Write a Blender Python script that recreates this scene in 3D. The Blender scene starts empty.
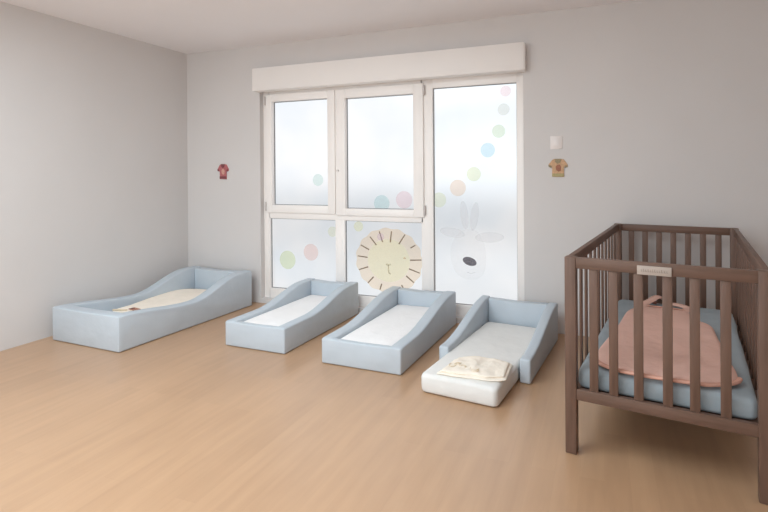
import bpy, bmesh, math, random
from mathutils import Vector, Matrix, noise
random.seed(4)
C = bpy.context.scene.collection
PI = math.pi

# ------------------------------------------------------------------ materials
def lin(c):
    def f(v):
        v /= 255.0
        return v / 12.92 if v <= 0.04045 else ((v + 0.055) / 1.055) ** 2.4
    return (f(c[0]), f(c[1]), f(c[2]), 1.0)

def mat(name, rgb, rough=0.6, var=0.0, vscale=6.0, bump=0.0, bscale=40.0, spec=0.5, stretch=(1, 1, 1), sheen=0.0, rgb2=None, bdist=0.01):
    m = bpy.data.materials.new(name)
    m.use_nodes = True
    nt = m.node_tree; N = nt.nodes; L = nt.links
    b = N['Principled BSDF']
    b.inputs['Roughness'].default_value = rough
    b.inputs['Specular IOR Level'].default_value = spec
    if sheen:
        b.inputs['Sheen Weight'].default_value = sheen
    tc = N.new('ShaderNodeTexCoord'); mp = N.new('ShaderNodeMapping')
    L.new(tc.outputs['Object'], mp.inputs[0]); mp.inputs['Scale'].default_value = stretch
    nz = N.new('ShaderNodeTexNoise'); nz.inputs['Scale'].default_value = vscale; nz.inputs['Detail'].default_value = 4
    L.new(mp.outputs[0], nz.inputs['Vector'])
    rp = N.new('ShaderNodeValToRGB')
    c = lin(rgb)
    if rgb2 is None:
        lo = tuple(max(0, v * (1 - var)) for v in c[:3]) + (1,)
        hi = tuple(min(1, v * (1 + var)) for v in c[:3]) + (1,)
    else:
        lo, hi = c, lin(rgb2)
    rp.color_ramp.elements[0].position = 0.3; rp.color_ramp.elements[0].color = lo
    rp.color_ramp.elements[1].position = 0.7; rp.color_ramp.elements[1].color = hi
    L.new(nz.outputs['Fac'], rp.inputs[0]); L.new(rp.outputs[0], b.inputs['Base Color'])
    if bump:
        n2 = N.new('ShaderNodeTexNoise'); n2.inputs['Scale'].default_value = bscale; n2.inputs['Detail'].default_value = 3
        L.new(mp.outputs[0], n2.inputs['Vector'])
        bp = N.new('ShaderNodeBump'); bp.inputs['Strength'].default_value = bump; bp.inputs['Distance'].default_value = bdist
        L.new(n2.outputs['Fac'], bp.inputs['Height']); L.new(bp.outputs[0], b.inputs['Normal'])
    return m

M = {}
M['wall'] = mat('wall_paint', (214, 210, 208), 0.85, 0.015, 2.0, 0.08, 160, 0.2)
M['ceiling'] = mat('ceiling_paint', (238, 235, 236), 0.9, 0.01, 2.0, 0.05, 160, 0.2)
M['pvc'] = mat('white_window_plastic', (247, 242, 238), 0.4, 0.01, 3)
M['box'] = mat('shutter_box_plastic', (240, 235, 231), 0.5, 0.01, 3)
M['seal'] = mat('dark_glazing_seal', (120, 120, 122), 0.6, 0.05, 20)
M['foam'] = mat('blue_grey_leatherette', (190, 199, 207), 0.55, 0.03, 5, 0.25, 7, 0.35, bdist=0.03)
M['sheet'] = mat('white_sheet', (242, 241, 241), 0.85, 0.02, 7, 0.3, 12, 0.15, bdist=0.02)
M['sheet_grey'] = mat('ecru_grey_sheet', (228, 227, 224), 0.85, 0.02, 7, 0.3, 10, 0.15, bdist=0.02)
M['cream'] = mat('cream_cotton', (246, 236, 222), 0.9, 0.03, 9, 0.35, 16, 0.1, bdist=0.02)
M['print'] = mat('beige_print_ink', (224, 206, 178), 0.9, 0.05, 9)
M['patch'] = mat('brown_patch', (176, 128, 108), 0.8, 0.08, 30)
M['patch_dark'] = mat('dark_brown_stitch', (130, 84, 72), 0.8, 0.08, 30)
M['wood'] = mat('brown_stained_beech', (98, 75, 63), 0.45, 0, 5, 0.12, 30, 0.35, (9, 9, 0.8), rgb2=(116, 90, 77))
M['wood_h'] = mat('brown_stained_beech_rail', (98, 75, 63), 0.45, 0, 5, 0.12, 30, 0.35, (0.8, 9, 9), rgb2=(116, 90, 77))
M['wood_d'] = mat('brown_stained_beech_side', (98, 75, 63), 0.45, 0, 5, 0.12, 30, 0.35, (9, 0.8, 9), rgb2=(116, 90, 77))
M['crib_sheet'] = mat('pale_blue_sheet', (160, 170, 176), 0.85, 0.04, 6, 0.4, 9, 0.15, bdist=0.03)
M['pink'] = mat('salmon_pink_cotton', (226, 186, 172), 0.9, 0.05, 5, 0.4, 11, 0.1, bdist=0.025)
M['pink_edge'] = mat('salmon_pink_binding', (218, 168, 150), 0.9, 0.05, 9, 0.3, 40, 0.1)
M['zip'] = mat('dusky_pink_zip', (186, 138, 124), 0.7, 0.08, 60)
M['bag_inner'] = mat('dark_brown_lining', (120, 72, 58), 0.9, 0.1, 20)
M['plate'] = mat('label_plate', (178, 164, 154), 0.6, 0.03, 9)
M['plate_ink'] = mat('label_ink', (150, 136, 126), 0.7, 0.03, 9)
M['switch'] = mat('switch_plastic', (232, 224, 220), 0.35, 0.01, 9)
M['felt_red'] = mat('rose_red_felt', (182, 108, 110), 0.95, 0.15, 90)
M['felt_dark'] = mat('dark_rose_felt', (128, 72, 76), 0.95, 0.15, 90)
M['felt_light'] = mat('pale_pink_felt', (206, 160, 146), 0.95, 0.12, 90)
M['felt_tan'] = mat('tan_orange_felt', (204, 166, 132), 0.95, 0.15, 90)
M['felt_olive'] = mat('olive_felt', (158, 144, 116), 0.95, 0.15, 90)
M['felt_brown'] = mat('red_brown_felt', (162, 112, 92), 0.95, 0.15, 90)
M['felt_green'] = mat('green_beige_felt', (176, 164, 122), 0.95, 0.15, 90)
M['metal'] = mat('hinge_metal', (196, 188, 184), 0.35, 0.03, 30)
M['render'] = mat('grey_render', (196, 194, 194), 0.9, 0.05, 4)
M['paving'] = mat('pale_paving', (232, 230, 228), 0.9, 0.05, 3)

def floor_mat():
    m = bpy.data.materials.new('beech_plank_floor'); m.use_nodes = True
    nt = m.node_tree; N = nt.nodes; L = nt.links; b = N['Principled BSDF']
    tc = N.new('ShaderNodeTexCoord')
    mp = N.new('ShaderNodeMapping'); L.new(tc.outputs['Object'], mp.inputs[0])
    mp.inputs['Rotation'].default_value = (0, 0, PI / 2)
    br = N.new('ShaderNodeTexBrick')
    br.inputs['Scale'].default_value = 1.0; br.inputs['Brick Width'].default_value = 1.1
    br.inputs['Row Height'].default_value = 0.10; br.inputs['Mortar Size'].default_value = 0.0006
    br.inputs['Color1'].default_value = (0.38, 0.38, 0.38, 1); br.inputs['Color2'].default_value = (0.62, 0.62, 0.62, 1)
    br.inputs['Mortar'].default_value = (0.30, 0.30, 0.30, 1)
    br.offset = 0.37
    L.new(mp.outputs[0], br.inputs['Vector'])
    mp2 = N.new('ShaderNodeMapping'); L.new(tc.outputs['Object'], mp2.inputs[0]); mp2.inputs['Scale'].default_value = (10, 0.9, 1)
    nz = N.new('ShaderNodeTexNoise'); nz.inputs['Scale'].default_value = 2.2; nz.inputs['Detail'].default_value = 6
    L.new(mp2.outputs[0], nz.inputs['Vector'])
    n3 = N.new('ShaderNodeTexNoise'); n3.inputs['Scale'].default_value = 1.6; n3.inputs['Detail'].default_value = 3
    L.new(tc.outputs['Object'], n3.inputs['Vector'])
    mx = N.new('ShaderNodeMix'); mx.data_type = 'FLOAT'; mx.inputs[0].default_value = 0.5
    L.new(br.outputs['Color'], mx.inputs[2]); L.new(nz.outputs['Fac'], mx.inputs[3])
    mx2 = N.new('ShaderNodeMix'); mx2.data_type = 'FLOAT'; mx2.inputs[0].default_value = 0.3
    L.new(mx.outputs[0], mx2.inputs[2]); L.new(n3.outputs['Fac'], mx2.inputs[3])
    rp = N.new('ShaderNodeValToRGB')
    rp.color_ramp.elements[0].position = 0.30; rp.color_ramp.elements[0].color = lin((168, 133, 103))
    rp.color_ramp.elements[1].position = 0.70; rp.color_ramp.elements[1].color = lin((195, 157, 123))
    L.new(mx2.outputs[0], rp.inputs[0]); L.new(rp.outputs[0], b.inputs['Base Color'])
    b.inputs['Roughness'].default_value = 0.30
    b.inputs['Specular IOR Level'].default_value = 0.9
    bp = N.new('ShaderNodeBump'); bp.inputs['Strength'].default_value = 0.06; bp.inputs['Distance'].default_value = 0.01
    L.new(nz.outputs['Fac'], bp.inputs['Height']); L.new(bp.outputs[0], b.inputs['Normal'])
    return m
M['floor'] = floor_mat()

PANE_EMIT = 1.0
SKY = 0.98
FILL = 90
REAR = 66
EXPO = 0.12
def pane_mat():
    # frosted privacy film on glass: blurs the outdoors (rough refraction); cloudy emission stands in for the daylight it would scatter
    m = bpy.data.materials.new('frosted_glass'); m.use_nodes = True
    nt = m.node_tree; N = nt.nodes; L = nt.links
    N.remove(N['Principled BSDF']); out = N['Material Output']
    rf = N.new('ShaderNodeBsdfRefraction'); rf.inputs['Roughness'].default_value = 0.55; rf.inputs['IOR'].default_value = 1.22
    rf.inputs['Color'].default_value = (0.95, 0.97, 0.98, 1)
    em = N.new('ShaderNodeEmission'); em.inputs['Strength'].default_value = PANE_EMIT
    tc = N.new('ShaderNodeTexCoord'); nz = N.new('ShaderNodeTexNoise'); nz.inputs['Scale'].default_value = 1.6; nz.inputs['Detail'].default_value = 2
    L.new(tc.outputs['Object'], nz.inputs['Vector'])
    rp = N.new('ShaderNodeValToRGB')
    rp.color_ramp.elements[0].position = 0.35; rp.color_ramp.elements[0].color = (0.82, 0.87, 0.91, 1)
    rp.color_ramp.elements[1].position = 0.65; rp.color_ramp.elements[1].color = (1.0, 0.99, 0.98, 1)
    L.new(nz.outputs['Fac'], rp.inputs[0]); L.new(rp.outputs[0], em.inputs['Color'])
    gl = N.new('ShaderNodeBsdfGlossy'); gl.inputs['Roughness'].default_value = 0.15
    mx = N.new('ShaderNodeMixShader'); mx.inputs[0].default_value = 0.04
    ad = N.new('ShaderNodeMixShader'); ad.inputs[0].default_value = 0.55
    L.new(rf.outputs[0], ad.inputs[1]); L.new(em.outputs[0], ad.inputs[2])
    L.new(ad.outputs[0], mx.inputs[1]); L.new(gl.outputs[0], mx.inputs[2])
    L.new(mx.outputs[0], out.inputs['Surface'])
    return m
M['pane'] = pane_mat()

def film(name, rgb, body=0.05, p=0.17):
    # tinted window film: colours the light coming through it
    m = bpy.data.materials.new(name); m.use_nodes = True
    nt = m.node_tree; N = nt.nodes; L = nt.links
    N.remove(N['Principled BSDF']); out = N['Material Output']
    tr = N.new('ShaderNodeBsdfTransparent'); tr.inputs['Color'].default_value = tuple(v ** p for v in lin(rgb))
    df = N.new('ShaderNodeBsdfDiffuse'); df.inputs['Color'].default_value = lin(rgb)
    tc = N.new('ShaderNodeTexCoord'); nz = N.new('ShaderNodeTexNoise'); nz.inputs['Scale'].default_value = 25
    L.new(tc.outputs['Object'], nz.inputs['Vector'])
    mr = N.new('ShaderNodeMapRange'); mr.inputs['To Min'].default_value = body * 0.7; mr.inputs['To Max'].default_value = body * 1.3
    L.new(nz.outputs['Fac'], mr.inputs['Value'])
    mx = N.new('ShaderNodeMixShader'); L.new(mr.outputs[0], mx.inputs[0])
    L.new(tr.outputs[0], mx.inputs[1]); L.new(df.outputs[0], mx.inputs[2]); L.new(mx.outputs[0], out.inputs['Surface'])
    return m

# ------------------------------------------------------------------ helpers
def tag(o, label=None, cat=None, group=None, kind=None):
    if label: o['label'] = label
    if cat: o['category'] = cat
    if group: o['group'] = group
    if kind: o['kind'] = kind
    return o

def thing(name, label, cat, loc=(0, 0, 0), rz=0, group=None):
    o = bpy.data.objects.new(name, None); C.objects.link(o)
    o.empty_display_size = 0.1
    o.location = loc; o.rotation_euler = (0, 0, rz)
    return tag(o, label, cat, group)

def obj(name, bm, m, parent=None, loc=None, smooth=True, ang=38):
    bmesh.ops.recalc_face_normals(bm, faces=bm.faces[:])
    me = bpy.data.meshes.new(name); bm.to_mesh(me); bm.free()
    if smooth:
        for p in me.polygons: p.use_smooth = True
        me.set_sharp_from_angle(angle=math.radians(ang))
    o = bpy.data.objects.new(name, me); C.objects.link(o)
    if m: me.materials.append(m)
    if parent: o.parent = parent
    if loc: o.location = loc
    return o

def add_box(bm, x0, x1, y0, y1, z0, z1, bev=0.0, seg=2):
    vs = [bm.verts.new(p) for p in ((x0, y0, z0), (x1, y0, z0), (x1, y1, z0), (x0, y1, z0), (x0, y0, z1), (x1, y0, z1), (x1, y1, z1), (x0, y1, z1))]
    fs = [bm.faces.new([vs[i] for i in q]) for q in ((3, 2, 1, 0), (4, 5, 6, 7), (0, 1, 5, 4), (1, 2, 6, 5), (2, 3, 7, 6), (3, 0, 4, 7))]
    if bev:
        es = list({e for f in fs for e in f.edges})
        bmesh.ops.bevel(bm, geom=es, offset=bev, segments=seg, profile=0.5, affect='EDGES')

def box(*a, **k):
    bm = bmesh.new(); add_box(bm, *a, **k); return bm

def prism(pts, axis, a, b, bev=0.0, seg=3):
    """closed polygon pts (u,v) extruded along axis from a to b."""
    bm = bmesh.new()
    def P(u, v, w):
        return {'x': (w, u, v), 'y': (u, w, v), 'z': (u, v, w)}[axis]
    A = [bm.verts.new(P(u, v, a)) for u, v in pts]
    B = [bm.verts.new(P(u, v, b)) for u, v in pts]
    n = len(pts)
    bm.faces.new(A[::-1]); bm.faces.new(B)
    for i in range(n):
        j = (i + 1) % n
        bm.faces.new((A[i], A[j], B[j], B[i]))
    if bev:
        bm.normal_update()
        bmesh.ops.recalc_face_normals(bm, faces=bm.faces[:])
        es = [e for e in bm.edges if len(e.link_faces) == 2 and e.calc_face_angle(0) > 0.6]
        bmesh.ops.bevel(bm, geom=es, offset=bev, segments=seg, profile=0.5, affect='EDGES', clamp_overlap=True)
    return bm

def rrect(w, l, r, n=7):
    """rounded rectangle outline 0..w, 0..l, counter-clockwise"""
    r = max(r, 0.001); out = []
    for cx, cy, a0 in ((w - r, r, -PI / 2), (w - r, l - r, 0), (r, l - r, PI / 2), (r, r, PI)):
        for i in range(n):
            a = a0 + PI / 2 * i / (n - 1)
            out.append((cx + r * math.cos(a), cy + r * math.sin(a)))
    # extra points along the straight sides
    res = []
    for i, p in enumerate(out):
        q = out[(i + 1) % len(out)]
        res.append(p)
        d = math.hypot(q[0] - p[0], q[1] - p[1]); k = int(d / 0.06)
        for j in range(1, k): res.append((p[0] + (q[0] - p[0]) * j / k, p[1] + (q[1] - p[1]) * j / k))
    return res

def slab(w, l, h, rc, re, dome=0.01, wrinkle=0.004, seed=0):
    """soft mattress: rounded plan corners and edges, slightly domed top"""
    base = rrect(w, l, rc); cx, cy = w / 2, l / 2
    bm = bmesh.new(); rings = []
    def ring(ins, z, wr=0.0):
        sx = (w - 2 * ins) / w; sy = (l - 2 * ins) / l
        vs = []
        for x, y in base:
            X, Y = cx + (x - cx) * sx, cy + (y - cy) * sy
            k = noise.noise(Vector((X * 5 + seed, Y * 5, z * 5)))
            vs.append(bm.verts.new((X + wr * k, Y + wr * k, z + wr * k)))
        rings.append(vs)
    ring(re * 0.7, 0)
    ring(re * 0.2, re * 0.25); ring(0, re * 0.7)
    ring(0, h * 0.5, wrinkle); ring(0, h - re, wrinkle)
    for i in range(1, 5):
        a = PI / 2 * i / 4
        ring(re * (1 - math.cos(a)), h - re + re * math.sin(a), wrinkle * 0.5)
    m = min(w, l) / 2
    for i in range(1, 9):
        t = i / 9
        ins = re + (m - re - 0.005) * t
        ring(ins, h + dome * (1 - (1 - t) ** 2), wrinkle)
    n = len(base)
    for a, b in zip(rings, rings[1:]):
        for i in range(n):
            j = (i + 1) % n
            bm.faces.new((a[i], a[j], b[j], b[i]))
    bm.faces.new(rings[-1]); bm.faces.new(rings[0][::-1])
    return bm

def catmull(pts, k=6):
    out = []; n = len(pts)
    for i in range(n):
        p0, p1, p2, p3 = (Vector(pts[(i + d) % n]) for d in (-1, 0, 1, 2))
        for j in range(k):
            t = j / k
            out.append(tuple(0.5 * ((2 * p1) + (p2 - p0) * t + (2 * p0 - 5 * p1 + 4 * p2 - p3) * t * t + (3 * p1 - p0 - 3 * p2 + p3) * t ** 3)))
    return out

def pillow(outline, z0, thick, wr=0.006, sc=7.0, rings=14, seed=0, k=6, power=5, smooth=True):
    """cloth lying flat: star-shaped outline, puffed and creased"""
    pts = catmull(outline, k) if smooth else outline
    cx = sum(p[0] for p in pts) / len(pts); cy = sum(p[1] for p in pts) / len(pts)
    bm = bmesh.new(); R = []
    def ring(s, z, w):
        vs = []
        for x, y in pts:
            X, Y = cx + (x - cx) * s, cy + (y - cy) * s
            q = Vector((X * sc + seed, Y * sc * 0.6, 0.3))
            d = noise.noise(q) + 0.5 * noise.noise(q * 2.3)
            vs.append(bm.verts.new((X, Y, z + max(-0.6, d) * w)))
        R.append(vs)
    ring(0.985, z0, 0)
    ring(1.0, z0 + thick * 0.35, 0)
    for i in range(rings):
        s = 0.995 - (0.995 - 0.02) * (i / (rings - 1)) ** 1.3
        z = z0 + thick * (0.35 + 0.65 * (1 - s ** power) ** 0.5)
        ring(s, z, wr * min(1, (1 - s) * 6))
    n = len(pts)
    for a, b in zip(R, R[1:]):
        for i in range(n):
            j = (i + 1) % n; bm.faces.new((a[i], a[j], b[j], b[i]))
    bm.faces.new(R[-1]); bm.faces.new(R[0][::-1])
    return bm

def tube(bm, pts, r, n=6, sq=1.0):
    """tube through pts; sq flattens it vertically"""
    P = [Vector(p) for p in pts]; rings = []
    for i, p in enumerate(P):
        d = (P[min(i + 1, len(P) - 1)] - P[max(i - 1, 0)]).normalized()
        up = Vector((0, 0, 1)) if abs(d.z) < 0.9 else Vector((0, 1, 0))
        s = d.cross(up).normalized(); u = s.cross(d).normalized()
        rings.append([bm.verts.new(p + s * r * math.cos(2 * PI * j / n) + u * r * sq * math.sin(2 * PI * j / n)) for j in range(n)])
    for a, b in zip(rings, rings[1:]):
        for j in range(n): bm.faces.new((a[j], a[(j + 1) % n], b[(j + 1) % n], b[j]))
    bm.faces.new(rings[0][::-1]); bm.faces.new(rings[-1])

def ellipse(rx, rz, n=40, a0=0):
    return [(rx * math.cos(2 * PI * i / n + a0), rz * math.sin(2 * PI * i / n + a0)) for i in range(n)]

def rot2(pts, a, cx=0, cz=0):
    c, s = math.cos(a), math.sin(a)
    return [(cx + x * c - z * s, cz + x * s + z * c) for x, z in pts]

# ------------------------------------------------------------------ the room
XL, XR, YB, YF, HC = -4.15, 1.75, 4.10, -2.2, 2.577
WX0, WX1, WZ0, WZ1 = -3.21, -0.605, 0.045, 2.16
T = 0.26
tag(obj('floor', box(XL - T, XR + T, YF - T, YB + T, -0.12, 0), M['floor'], smooth=False), kind='structure')
tag(obj('ceiling', box(XL - T, XR + T, YF - T, YB + T, HC, HC + 0.15), M['ceiling'], smooth=False), kind='structure')
bm = bmesh.new()
add_box(bm, XL - T, WX0, YB, YB + T, 0, HC); add_box(bm, WX1, XR + T, YB, YB + T, 0, HC)
add_box(bm, WX0, WX1, YB, YB + T, 0, WZ0); add_box(bm, WX0, WX1, YB, YB + T, WZ1, HC)
tag(obj('wall_back', bm, M['wall'], smooth=False), kind='structure')
tag(obj('wall_left', box(XL - T, XL, YF - T, YB, 0, HC), M['wall'], smooth=False), kind='structure')
tag(obj('wall_right', box(XR, XR + T, YF - T, YB, 0, HC), M['wall'], smooth=False), kind='structure')
tag(obj('wall_front', box(XL, XR, YF - T, YF, 0, HC), M['wall'], smooth=False), kind='structure')
# outdoors seen blurred through the frosted panes
tag(obj('ground', box(-14, 10, YB + T, 16, -0.25, -0.12), M['paving'], smooth=False), kind='structure')
tag(obj('trim_garden_wall', box(-14, 10, 9.0, 9.25, -0.12, 0.95), M['render'], smooth=False), kind='structure')

# ------------------------------------------------------------------ window
YW = 4.155          # inner face of the fixed frame
FD = 0.07
def frame_bm(x0, x1, z0, z1, gx0, gx1, gz0, gz1, y0, y1, bev=0.004):
    """rectangular frame with an opening"""
    bm = bmesh.new()
    add_box(bm, x0, gx0, y0, y1, z0, z1, bev); add_box(bm, gx1, x1, y0, y1, z0, z1, bev)
    add_box(bm, gx0 - 0.001, gx1 + 0.001, y0, y1, z0, gz0, bev); add_box(bm, gx0 - 0.001, gx1 + 0.001, y0, y1, gz1, z1, bev)
    return bm
bm = bmesh.new()
y0, y1 = YW, YW + FD
X_SPLIT, X_POST0, X_POST1 = -2.375, -1.515, -1.404
add_box(bm, WX0, -3.14, y0, y1, WZ0, WZ1, 0.003)              # left jamb
add_box(bm, -0.668, WX1, y0, y1, WZ0, WZ1, 0.003)             # right jamb
add_box(bm, X_POST0, X_POST1, y0, y1, WZ0, WZ1, 0.003)        # post beside the fixed pane
add_box(bm, -3.15, -1.5, y0, y1, WZ0, 0.143, 0.003)           # bottom rail
add_box(bm, -1.41, -0.66, y0, y1, WZ0, 0.143, 0.003)
add_box(bm, -3.15, -1.5, y0, y1, 2.06, WZ1, 0.003)            # head
add_box(bm, -1.41, -0.66, y0, y1, 2.038, WZ1, 0.003)
add_box(bm, -3.15, -1.5, y0, y1, 0.845, 0.94, 0.003)          # transom
add_box(bm, -2.39, -2.29, y0, y1, 0.14, 0.85, 0.003)          # lower mullion
win = tag(obj('window_1', bm, M['pvc']), kind='structure')
sashes = [(-3.165, X_SPLIT - 0.003, 0.905, 2.085, -3.097, -2.458, 0.981, 2.012),
          (X_SPLIT + 0.003, -1.487, 0.895, 2.085, -2.27, -1.582, 0.960, 2.000)]
for s in sashes:
    so = obj('sash', frame_bm(*s, YW - 0.022, YW + 0.05), M['pvc'], win)
    for zz in ((s[2] + 0.06, s[3] - 0.06)):
        xx = s[0] - 0.009 if s is sashes[0] else s[1] + 0.009
        hb = bmesh.new(); add_box(hb, xx - 0.007, xx + 0.007, YW - 0.026, YW - 0.002, zz - 0.045, zz + 0.045, 0.005)
        obj('hinge', hb, M['metal'], so)
hb = bmesh.new()
bmesh.ops.create_cone(hb, cap_ends=True, segments=20, radius1=0.013, radius2=0.010, depth=0.014, matrix=Matrix.Translation((-2.347, YW - 0.029, 1.315)) @ Matrix.Rotation(PI / 2, 4, 'X'))
obj('handle_rosette', hb, M['switch'], win)
panes = [(-3.097, -2.458, 0.981, 2.012), (-2.27, -1.582, 0.960, 2.000), (-1.404, -0.668, 0.143, 2.038), (-3.14, -2.39, 0.143, 0.845), (-2.29, -1.515, 0.143, 0.845)]
YP = YW + 0.035
for i, (a, b, c, d) in enumerate(panes):
    p = bmesh.new()
    v = [p.verts.new(q) for q in ((a - .005, YP, c - .005), (b + .005, YP, c - .005), (b + .005, YP, d + .005), (a - .005, YP, d + .005))]
    p.faces.new(v)
    po = obj('pane', p, M['pane'], win, smooth=False)
    obj('glazing_seal', frame_bm(a - .004, b + .004, c - .004, d + .004, a + .005, b - .005, c + .005, d - .005, YP - 0.012, YP - 0.003, 0), M['seal'], po)

# roller shutter box over the window
sb = thing('shutter_box', 'long white roller shutter box mounted across the top of the window', 'roller shutter box', (-1.9, 3.9995, 2.105))
obj('casing', box(-1.315, 1.314, 0, 0.1, 0, 0.222, bev=0.004), M['box'], sb)
obj('end_cap', box(1.3145, 1.322, 0.004, 0.1, 0.003, 0.219, bev=0.002), M['box'], sb)
obj('end_cap', box(-1.323, -1.3155, 0.004, 0.1, 0.003, 0.219, bev=0.002), M['box'], sb)

# ------------------------------------------------------------------ film decorations on the panes
YD = YP - 0.0035
G = 'pastel film dots on the window'
dots = [(-2.597, 1.229, 0.058, (196, 224, 216), 'pale teal film dot on the upper left window pane'),
        (-1.918, 1.010, 0.078, (188, 222, 222), 'aqua film dot beside a pink one at the bottom of the middle casement'),
        (-1.694, 1.046, 0.080, (243, 208, 214), 'pink film dot low in the right corner of the middle casement'),
        (-0.764, 1.975, 0.046, (245, 208, 208), 'topmost pink film dot in the tall right pane'),
        (-0.782, 1.822, 0.050, (226, 228, 216), 'faint grey-beige film dot second from the top of the tall pane'),
        (-0.825, 1.639, 0.056, (208, 226, 190), 'soft green film dot third from the top of the tall pane'),
        (-0.920, 1.481, 0.062, (184, 222, 236), 'sky blue film dot in the tall right pane'),
        (-1.043, 1.277, 0.062, (232, 238, 190), 'yellow film dot under the sky blue one in the tall pane'),
        (-1.187, 1.157, 0.072, (248, 216, 190), 'orange film dot under the yellow one in the tall pane'),
        (-1.360, 1.050, 0.066, (238, 240, 202), 'pale lemon film dot at the left edge of the tall pane'),
        (-2.955, 0.430, 0.092, (220, 232, 172), 'lime green film dot in the lower left pane'),
        (-2.683, 0.520, 0.082, (246, 204, 194), 'salmon film dot beside the lime one in the lower left pane'),
        (-2.440, 0.730, 0.050, (238, 238, 204), 'faint yellow film dot high at the right edge of the lower left pane'),
        (-2.160, 0.790, 0.048, (244, 240, 190), 'yellow film dot above the sun decal in the lower middle pane')]
for x, z, r, col, lab in dots:
    bm = prism(ellipse(r, r, 36), 'y', -0.0008, 0.0008)
    o = obj('dot_sticker', bm, film('film_dot', col), loc=(x, YD, z)); tag(o, lab, 'sticker', G)

sun = thing('sun_decal', 'large orange and yellow sun decal on the lower middle window pane', 'window decal', (-1.853, YD, 0.485))
def scallop(rx, rz, n=120, k=15, amp=0.02):
    return [((rx * (1 + amp * math.cos(k * t))) * math.cos(t), (rz * (1 + amp * math.cos(k * t))) * math.sin(t)) for t in (2 * PI * i / n for i in range(n))]
def ringmesh(outer, inner, y):
    bm = bmesh.new(); n = len(outer)
    A = [bm.verts.new((x, y, z)) for x, z in outer]; B = [bm.verts.new((x, y, z)) for x, z in inner]
    for i in range(n):
        j = (i + 1) % n; bm.faces.new((A[i], A[j], B[j], B[i]))
    return bm
obj('halo', ringmesh(scallop(0.333, 0.298), [(0.212 * math.cos(2 * PI * i / 120), 0.198 * math.sin(2 * PI * i / 120)) for i in range(120)], 0), film('film_orange', (252, 212, 168), 0.08, 0.30), sun)
obj('face', prism(ellipse(0.2115, 0.1975, 60), 'y', -0.0005, 0.0005), film('film_yellow', (252, 240, 204), 0.08, 0.34), sun)
fi = film('film_brown_line', (158, 138, 116), 0.45, 0.5)
rays = [(-62, 180, .60, .95), (18, 150, .58, .93), (85, 125, .62, .98), (158, 90, .80, .97), (175, 12, .66, 1.0), (175, -55, .66, 1.0), (155, -115, .70, 1.0), (90, -150, .84, 1.0),
        (25, -155, .90, 1.0), (-53, -165, .78, .98), (-120, -125, .72, 1.0), (-170, -57, .68, 1.0), (-178, 15, .66, .98), (-167, 77, .68, .98), (-115, 130, .60, .93)]
for dx, dz, a, b in rays:
    an = math.atan2(dz * 0.333 / 0.298, dx)
    L_ = [(0.325 * a, -0.006), (0.325 * b, -0.005), (0.325 * b, 0.005), (0.325 * a, 0.006)]
    q = [(x * math.cos(an) - z * math.sin(an), (x * math.sin(an) + z * math.cos(an)) * 0.9) for x, z in L_]
    obj('ray', prism(q, 'y', -0.002, -0.001), fi, sun)
fm = film('film_grey_line', (196, 186, 160), 0.3)
bm = bmesh.new()
tube(bm, [(0.0, -0.001, -0.04), (0.0, -0.001, -0.09), (0.006, -0.001, -0.115), (0.02, -0.001, -0.125)], 0.006)
tube(bm, [(-0.022, -0.001, -0.036), (0, -0.001, -0.042), (0.022, -0.001, -0.036)], 0.008)
obj('nose_and_mouth', bm, fm, sun)
obj('eye', prism(rot2(ellipse(0.014, 0.007, 16), 0, 0.16, 0.03), 'y', -0.002, -0.001), film('film_eye', (222, 196, 160), 0.3), sun)
tag(obj('dot_sticker', prism(ellipse(0.035, 0.035, 30), 'y', -0.0005, 0.0005), film('film_dot', (232, 216, 236), .1), loc=(-1.93, YD - 0.004, 0.70)), 'small lilac film dot on the upper edge of the sun decal', 'sticker', G)

ani = thing('animal_decal', 'faint grey long-eared animal head decal with dark oval nose on tall right pane', 'window decal', (-1.085, YD, 0.52))
fe = film('film_pale_grey', (238, 237, 238), 0.07); fh = film('film_paler_grey', (246, 245, 245), 0.04); fd = film('film_dark_grey', (140, 136, 142), 0.4, 0.45)
obj('ear', prism(rot2(ellipse(0.036, 0.125, 30), 0.12, -0.045, 0.40), 'y', -0.0005, 0.0005), fe, ani)
obj('ear', prism(rot2(ellipse(0.036, 0.125, 30), -0.14, 0.045, 0.39), 'y', -0.0005, 0.0005), fe, ani)
obj('side_ear', prism(rot2(ellipse(0.115, 0.042, 30), -0.15, -0.155, 0.245), 'y', -0.0005, 0.0005), fe, ani)
obj('side_ear', prism(rot2(ellipse(0.125, 0.045, 30), 0.05, 0.175, 0.215), 'y', -0.0005, 0.0005), fe, ani)
obj('head', prism(catmull([(0, 0.28), (-0.1, 0.24), (-0.17, 0.10), (-0.14, -0.08), (-0.05, -0.15), (0.06, -0.15), (0.13, -0.08), (0.14, 0.1), (0.09, 0.24)], 5), 'y', 0.0012, 0.002), fh, ani)
obj('nose', prism(rot2(ellipse(0.063, 0.036, 30), -0.28, 0, 0), 'y', -0.002, -0.001), fd, ani)
bm = bmesh.new()
tube(bm, [(-0.02, -0.0015, -0.095), (0.01, -0.0015, -0.105), (0.05, -0.0015, -0.09)], 0.004); obj('mouth', bm, fe, ani)

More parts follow.
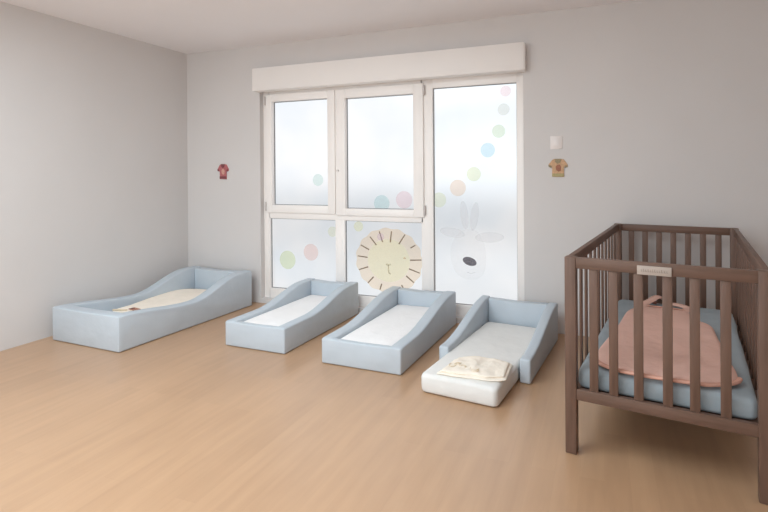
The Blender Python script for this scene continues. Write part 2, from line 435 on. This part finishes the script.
# ------------------------------------------------------------------ wall pieces
def shirt(label, x, z, cols, w=0.074, h=0.076):
    t = thing('shirt_ornament', label, 'wall decoration', (x, YB, z), 0, 'little felt shirts on the back wall')
    # outline half-size w,h
    s = lambda pts: [(a * w, b * h) for a, b in pts]
    body = s([(-0.30, 1.0), (-0.58, 0.92), (-1.0, 0.35), (-0.98, 0.12), (-0.70, 0.0), (-0.60, 0.12), (-0.62, -0.98), (0.62, -1.0), (0.62, 0.10), (0.72, 0.0), (1.0, 0.10), (1.0, 0.34), (0.62, 0.92), (0.30, 1.0), (0.0, 0.86)])
    obj('shirt_body', prism(body, 'y', -0.009, -0.0002, 0.0015, 1), M[cols[0]], t)
    obj('collar', prism(s([(-0.36, 1.0), (0.36, 1.0), (0.26, 0.60), (0, 0.46), (-0.26, 0.60)]), 'y', -0.0125, -0.0092, 0.001, 1), M[cols[1]], t)
    obj('motif', prism(s([(-0.08, 0.34), (-0.24, 0.14), (-0.2, -0.2), (0.05, -0.42), (0.3, -0.3), (0.34, 0.1), (0.2, 0.36)]), 'y', -0.0125, -0.0092, 0.001, 1), M[cols[2]], t)
    obj('hem', prism(s([(-0.6, -0.62), (0.6, -0.62), (0.6, -0.97), (-0.6, -0.95)]), 'y', -0.0125, -0.0092, 0.001, 1), M[cols[3]], t)
    for sg in (-1, 1):
        obj('cuff', prism(s([(sg * 0.99, 0.36), (sg * 0.98, 0.13), (sg * 0.72, 0.01), (sg * 0.66, 0.22)]), 'y', -0.0125, -0.0092, 0.001, 1), M[cols[4]], t)
shirt('small rose red shirt ornament on the wall left of the window', -3.670, 1.318, ('felt_red', 'felt_dark', 'felt_light', 'felt_dark', 'felt_dark'), 0.070, 0.078)
shirt('small tan and olive shirt ornament on the wall under the light switch', -0.334, 1.322, ('felt_tan', 'felt_olive', 'felt_brown', 'felt_green', 'felt_olive'), 0.074, 0.072)
sw = thing('light_switch', 'square white light switch on the wall right of the window', 'light switch', (-0.346, YB, 1.524))
obj('plate', box(-0.046, 0.046, -0.006, -0.0003, -0.052, 0.052, bev=0.003), M['switch'], sw)
obj('rocker', box(-0.031, 0.031, -0.009, -0.0062, -0.033, 0.033, bev=0.002), M['switch'], sw)

# ------------------------------------------------------------------ floor beds
def smooth(t): t = max(0, min(1, t)); return t * t * (3 - 2 * t)
def side_profile(L, f, s0=0.0):
    """side panel outline (y,z): flat bottom, curved top edge f(t)"""
    n = 36
    return [(s0, 0.002)] + [(L, 0.002)] + [(s0 + (L - s0) * (1 - i / n), f(1 - i / n)) for i in range(n + 1)]
def floor_bed(label, x, y, rz, W, L, t, f, front=None, th=0.09, tf=0.048):
    b = thing('floor_bed', label, 'floor bed', (x, y, 0), rz, 'blue-grey foam floor beds')
    obj('side_panel', prism(side_profile(L, f, 0.008 if front else 0), 'x', 0, t, 0.012, 3), M['foam'], b)
    obj('side_panel', prism(side_profile(L, f, 0.008 if front else 0), 'x', W - t, W, 0.012, 3), M['foam'], b)
    hb = f(1.0)
    obj('head_panel', prism([(t + .001, 0.002), (W - t - .001, 0.002), (W - t - .001, hb - 0.006), (W / 2, hb - 0.014), (t + .001, hb - 0.006)], 'y', L - th, L - 0.002, 0.010, 3), M['foam'], b)
    if front:
        obj('foot_panel', prism([(0.002, 0.002), (W - 0.002, 0.002), (W - 0.002, front), (W / 2, front - .004), (0.002, front)], 'y', 0.0, tf, 0.010, 3), M['foam'], b)
    return b
def mattress(label, x, y, rz, w, l, h, m, rc=0.03, re=0.025, dome=0.008, seed=0, z=0.002):
    o = obj('mattress', slab(w, l, h, rc, re, dome, 0.004, seed), m, ang=60)
    o.location = (x, y, z); o.rotation_euler = (0, 0, rz)
    return tag(o, label, 'mattress', 'mattresses on the floor')
def at(x, y, rz, a, b):
    return x + a * math.cos(rz) - b * math.sin(rz), y + a * math.sin(rz) + b * math.cos(rz)

# bed in the left corner
f1 = lambda t: 0.205 + 0.058 * (1 - smooth(t / 0.5)) + 0.14 * smooth((t - 0.49) / 0.40)
B1 = (-4.042, 2.624, -0.040, 0.762, 1.390)
floor_bed('large blue-grey floor bed with raised foot in the left corner of the room', *B1, 0.10, f1, 0.262, tf=0.10)
mx_, my_ = at(*B1[:3], 0.104, 0.104)
mattress('blue-grey mattress under the cream sleeping bag in the corner floor bed', mx_, my_, B1[2], 0.554, 1.185, 0.125, M['foam'], seed=1)
# second bed
f2 = lambda t: 0.186 + 0.110 * smooth((t - 0.30) / 0.56)
B2 = (-2.672, 2.985, -0.025, 0.545, 1.095)
floor_bed('blue-grey floor bed with white mattress below the lower left window pane', *B2, 0.085, f2, 0.184)
mx_, my_ = at(*B2[:3], 0.088, 0.051)
mattress('white mattress in the floor bed nearest the corner bed', mx_, my_, B2[2], 0.369, 0.950, 0.166, M['sheet'], seed=2)
# third bed
f3 = lambda t: 0.172 + 0.112 * smooth((t - 0.22) / 0.66)
B3 = (-1.800, 2.925, -0.030, 0.595, 1.150)
floor_bed('blue-grey floor bed with white mattress standing in front of the sun decal', *B3, 0.088, f3, 0.170)
mx_, my_ = at(*B3[:3], 0.091, 0.051)
mattress('white mattress in the floor bed in front of the sun decal', mx_, my_, B3[2], 0.413, 1.005, 0.154, M['sheet'], seed=3)
# fourth bed: surround without foot panel, mattress pulled forward
f4 = lambda t: 0.150 + 0.138 * smooth((t - 0.06) / 0.90)
B4 = (-1.018, 3.105, -0.10, 0.605, 0.895)
floor_bed('open-ended blue-grey floor bed right of the others, beside the crib', *B4, 0.068, f4, None, th=0.07)
B4m = (-1.012, 2.728)
mattress('ecru mattress sticking out of the open-ended floor bed', B4m[0], B4m[1], -0.125, 0.472, 1.165, 0.112, M['sheet_grey'], rc=0.032, re=0.024, seed=4, dome=0.002)

# cream sleeping bag in the corner bed
sbg = thing('sleeping_bag', 'cream baby sleeping bag lying in the corner floor bed', 'sleeping bag', (0, 0, 0), 0, 'baby sleeping bags')
ol = [(-3.845, 2.985), (-3.83, 3.06), (-3.865, 3.20), (-3.905, 3.42), (-3.93, 3.66), (-3.875, 3.80), (-3.70, 3.85), (-3.52, 3.82), (-3.42, 3.68), (-3.41, 3.45), (-3.42, 3.22), (-3.47, 3.02), (-3.56, 2.96), (-3.72, 2.965)]
obj('bag_body', pillow(ol, 0.1385, 0.034, 0.008, 6, seed=3), M['cream'], sbg, ang=60)
bm = prism(rot2([(-0.05, -0.025), (0.05, -0.025), (0.05, 0.025), (-0.05, 0.025)], -0.2, -3.655, 3.035), 'z', 0.168, 0.176, 0.002, 1)
pa = obj('patch', bm, M['patch'], sbg); pa['label'] = 'brown patch'
obj('stitched_emblem', prism(rot2([(-0.024, -0.012), (0.016, -0.014), (0.024, 0.004), (0.0, 0.014), (-0.022, 0.008)], -0.2, -3.67, 3.03), 'z', 0.1762, 0.1785), M['patch_dark'], pa)
bm = bmesh.new()
tube(bm, [(-3.845, 2.99, 0.160), (-3.80, 2.985, 0.166), (-3.74, 2.99, 0.168), (-3.70, 3.0, 0.17)], 0.008, 8)
obj('shoulder_binding', bm, M['print'], sbg)

# folded cream blanket on the pulled-out mattress
bl = thing('folded_blanket', 'folded cream blanket with beige print lying across the ecru mattress', 'blanket', (0, 0, 0))
ZB = 0.119
def densify(P, k=5):
    return [(P[i][0] + (P[(i + 1) % len(P)][0] - P[i][0]) * j / k, P[i][1] + (P[(i + 1) % len(P)][1] - P[i][1]) * j / k) for i in range(len(P)) for j in range(k)]
ol = [(-0.912, 2.738), (-0.893, 2.83), (-0.872, 2.975), (-0.83, 3.04), (-0.755, 3.062), (-0.62, 3.048), (-0.520, 3.020), (-0.516, 2.90), (-0.515, 2.775), (-0.545, 2.752), (-0.60, 2.735), (-0.70, 2.735), (-0.80, 2.728)]
obj('lower_fold', pillow(densify(ol), ZB, 0.010, 0.004, 14, seed=7, power=16, smooth=False), M['cream'], bl, ang=60)
ol2 = [(-0.893, 2.752), (-0.874, 2.86), (-0.848, 2.985), (-0.76, 3.046), (-0.62, 3.034), (-0.534, 3.006), (-0.532, 2.90), (-0.528, 2.792), (-0.62, 2.752), (-0.70, 2.757), (-0.80, 2.744)]
obj('upper_fold', pillow(densify(ol2), ZB + 0.011, 0.012, 0.013, 16, seed=2, power=14, smooth=False), M['cream'], bl, ang=70)
bm = bmesh.new(); zp = ZB + 0.0255
random.seed(8)
for i in range(7):
    cx, cy = random.uniform(-0.855, -0.70), random.uniform(2.785, 2.87)
    a0, sp, rx, ry = random.uniform(0, 6), random.uniform(2.0, 5.5), random.uniform(0.012, 0.035), random.uniform(0.012, 0.030)
    tube(bm, [(cx + rx * math.cos(a0 + sp * k / 10), cy + ry * math.sin(a0 + sp * k / 10), zp) for k in range(11)], 0.0022, 5)
obj('printed_drawing', bm, M['print'], bl)

# ------------------------------------------------------------------ crib
CR = (-0.168, 2.366, -0.1487); CW, CL, CH, LG = 0.785, 1.69, 0.90, 0.05
crib = thing('crib', 'brown wooden baby crib with barred sides near the right edge', 'crib', (CR[0], CR[1], 0), CR[2])
for (a, b) in ((0, 0), (CW - LG, 0), (0, CL - LG), (CW - LG, CL - LG)):
    obj('leg', box(a, a + LG, b, b + LG, 0.001, CH, bev=0.004), M['wood'], crib)
RH, RT = 0.05, 0.026
for b in (0.004, CL - LG + 0.02):
    obj('top_rail', box(LG - .002, CW - LG + .002, b, b + RT, CH - RH - 0.001, CH - 0.001, bev=0.003), M['wood_h'], crib)
    obj('bottom_rail', box(LG - .002, CW - LG + .002, b, b + RT, 0.25, 0.30, bev=0.003), M['wood_h'], crib)
for a in (0.004, CW - LG + 0.02):
    obj('side_top_rail', box(a, a + RT, LG - .002, CL - LG + .002, CH - RH - 0.001, CH - 0.001, bev=0.003), M['wood_d'], crib)
    obj('side_bottom_rail', box(a, a + RT, LG - .002, CL - LG + .002, 0.225, 0.285, bev=0.003), M['wood_d'], crib)
proto = None
def slat(x, y, along):
    global proto
    key = 'x' if along else 'y'
    if proto is None: proto = {}
    if key not in proto:
        w, d = (0.019, 0.006) if along else (0.006, 0.018)
        o = obj('slat', box(-w, w, -d, d, 0.27, CH - RH + 0.01, bev=0.003), M['wood'], crib); proto[key] = o
    else:
        o = proto[key].copy(); C.objects.link(o); o.parent = crib
    o.location = (x, y, 0)
for xs in (0.125, 0.208, 0.309, 0.421, 0.521, 0.629):
    slat(xs, 0.004 + RT / 2, True)
for i in range(7):
    slat(LG / 2 + (CW - LG) * (i + 1) / 8, CL - LG + 0.02 + RT / 2, True)
for a in (0.004 + RT / 2, CW - LG + 0.02 + RT / 2):
    for i in range(11):
        slat(a, LG / 2 + (CL - LG) * (i + 1) / 12, False)
obj('bed_base', box(0.036, CW - 0.036, 0.052, CL - 0.052, 0.268, 0.284, bev=0.003), M['wood_d'], crib)
pl = obj('label_plate', box(0.306, 0.438, -0.004, 0.0035, CH - 0.052, CH - 0.014, bev=0.0015), M['plate'], crib); pl['label'] = 'pale label plate'
bm = bmesh.new(); random.seed(3)
x = 0.322
while x < 0.422:
    w = random.uniform(0.004, 0.008); hh = random.choice([0.009, 0.012])
    add_box(bm, x, x + w * 0.45, -0.0048, -0.0039, CH - 0.038, CH - 0.038 + hh); add_box(bm, x, x + w, -0.0048, -0.0039, CH - 0.0385, CH - 0.036)
    x += w + 0.003
obj('faded_lettering', bm, M['plate_ink'], pl, smooth=False)

cm = obj('crib_mattress', slab(0.695, 1.45, 0.095, 0.03, 0.03, 0.004, 0.006, 9), M['crib_sheet'], ang=60)
cx_, cy_ = at(*CR, 0.045, 0.055)
cm.location = (cx_, cy_, 0.2848); cm.rotation_euler = (0, 0, CR[2])
tag(cm, 'thick mattress in a pale blue sheet inside the brown crib', 'mattress')

ZM = 0.391
pk = thing('sleeping_bag', 'salmon pink baby sleeping bag lying on the crib mattress', 'sleeping bag', (CR[0], CR[1], 0), CR[2], 'baby sleeping bags')
PINK = [(0.150, 1.06), (0.140, 0.80), (0.128, 0.59), (0.105, 0.30), (0.112, 0.16), (0.19, 0.075), (0.32, 0.062), (0.48, 0.070), (0.58, 0.088), (0.668, 0.165), (0.680, 0.26), (0.655, 0.44), (0.630, 0.73), (0.605, 0.96), (0.545, 1.04), (0.51, 1.14), (0.47, 1.235), (0.36, 1.26), (0.26, 1.235), (0.185, 1.17)]
obj('bag_body', pillow(PINK, ZM - 0.002, 0.034, 0.012, 5.5, seed=11, power=9), M['pink'], pk, ang=60)
bm = bmesh.new()
hemp = catmull([(0.098, 0.34), (0.098, 0.20), (0.135, 0.105), (0.22, 0.056), (0.34, 0.046), (0.48, 0.055), (0.585, 0.075), (0.672, 0.150), (0.690, 0.25), (0.672, 0.40), (0.40, 0.30)], 6)[3:46]
tube(bm, [(x, y, ZM + 0.010) for x, y in hemp], 0.011, 8, 0.8)
obj('hem_binding', bm, M['pink_edge'], pk)
bm = bmesh.new()
tube(bm, [(0.375 + 0.02 * math.sin(3 * t), 1.235 - 0.62 * t, ZM + 0.030 + 0.003 * math.sin(7 * t)) for t in [k / 16 for k in range(17)]], 0.006, 6, 0.7)
zp = obj('zip', bm, M['zip'], pk)
bm = bmesh.new(); add_box(bm, 0.375, 0.389, 0.585, 0.615, ZM + 0.031, ZM + 0.037, 0.002); obj('zip_pull', bm, M['zip'], zp)
def strap(pts, w, m=M['pink'], nm='shoulder_strap'):
    bm = bmesh.new(); tube(bm, catmull3(pts), w, 8, 0.36); return obj(nm, bm, m, pk)
def catmull3(pts, k=6):
    out = []; n = len(pts); P = [Vector(p) for p in pts]
    for i in range(n - 1):
        p0, p1, p2, p3 = P[max(i - 1, 0)], P[i], P[i + 1], P[min(i + 2, n - 1)]
        for j in range(k):
            t = j / k
            out.append(0.5 * ((2 * p1) + (p2 - p0) * t + (2 * p0 - 5 * p1 + 4 * p2 - p3) * t * t + (3 * p1 - p0 - 3 * p2 + p3) * t ** 3))
    return out + [P[-1]]
strap([(0.46, 1.20, ZM + 0.016), (0.485, 1.29, ZM + 0.018), (0.455, 1.335, ZM + 0.020), (0.40, 1.37, ZM + 0.018), (0.355, 1.38, ZM + 0.016)], 0.028)
strap([(0.24, 1.19, ZM + 0.014), (0.235, 1.29, ZM + 0.018), (0.262, 1.37, ZM + 0.026), (0.30, 1.44, ZM + 0.040), (0.335, 1.47, ZM + 0.026)], 0.028)
strap([(0.20, 1.33, ZM + 0.014), (0.25, 1.37, ZM + 0.020), (0.30, 1.37, ZM + 0.016)], 0.026, M['bag_inner'], 'dark_lining')
strap([(0.26, 1.225, ZM + 0.026), (0.32, 1.20, ZM + 0.033), (0.40, 1.20, ZM + 0.033), (0.47, 1.22, ZM + 0.024)], 0.010, M['pink_edge'], 'neck_binding')

# ------------------------------------------------------------------ light, sky and camera
w = bpy.data.worlds.new('sky'); bpy.context.scene.world = w; w.use_nodes = True
nt = w.node_tree; N = nt.nodes; L = nt.links
bg = N['Background']; tc = N.new('ShaderNodeTexCoord'); sx = N.new('ShaderNodeSeparateXYZ'); rp = N.new('ShaderNodeValToRGB')
L.new(tc.outputs['Generated'], sx.inputs[0]); L.new(sx.outputs['Z'], rp.inputs[0])
rp.color_ramp.elements[0].position = 0.0; rp.color_ramp.elements[0].color = (0.95, 0.96, 1.0, 1)
rp.color_ramp.elements[1].position = 0.9; rp.color_ramp.elements[1].color = (0.82, 0.90, 1.0, 1)
L.new(rp.outputs[0], bg.inputs['Color']); bg.inputs['Strength'].default_value = SKY
def area(name, loc, rot, sx_, sy_, power, col):
    l = bpy.data.lights.new(name, 'AREA'); l.shape = 'RECTANGLE'; l.size = sx_; l.size_y = sy_; l.energy = power; l.color = col
    o = bpy.data.objects.new(name, l); C.objects.link(o); o.location = loc; o.rotation_euler = rot
    return o
area('ceiling_fill', (-2.0, 0.9, HC - 0.03), (0, 0, 0), 2.4, 1.8, FILL, (0.80, 0.93, 1.0))  # soft fill added out of view to lift the interior, no fixture built

# added fill behind the camera, brightens the back wall and front faces
area('rear_fill', (-2.1, YF + 0.06, 1.45), (PI / 2, 0, 0), 3.6, 1.7, REAR, (0.80, 0.93, 1.0))

cam = bpy.data.cameras.new('camera'); co = bpy.data.objects.new('camera', cam); C.objects.link(co)
cam.sensor_width = 36; cam.lens = 496.18 / 768 * 36
cam.shift_x = (384 - 415.86) / 768; cam.shift_y = (174.93 - 256) / 768
cam.clip_start = 0.05
co.matrix_world = Matrix.Translation((0, 0, 1.2857)) @ Matrix.Rotation(0.3604, 4, 'Z') @ Matrix.Rotation(PI / 2 - 0.003, 4, 'X') @ Matrix.Rotation(-0.007, 4, 'Z')
bpy.context.scene.camera = co
bpy.context.scene.view_settings.view_transform = 'Standard'
bpy.context.scene.view_settings.look = 'None'
bpy.context.scene.view_settings.exposure = EXPO
bpy.context.scene.cycles.max_bounces = 14
bpy.context.scene.cycles.diffuse_bounces = 10
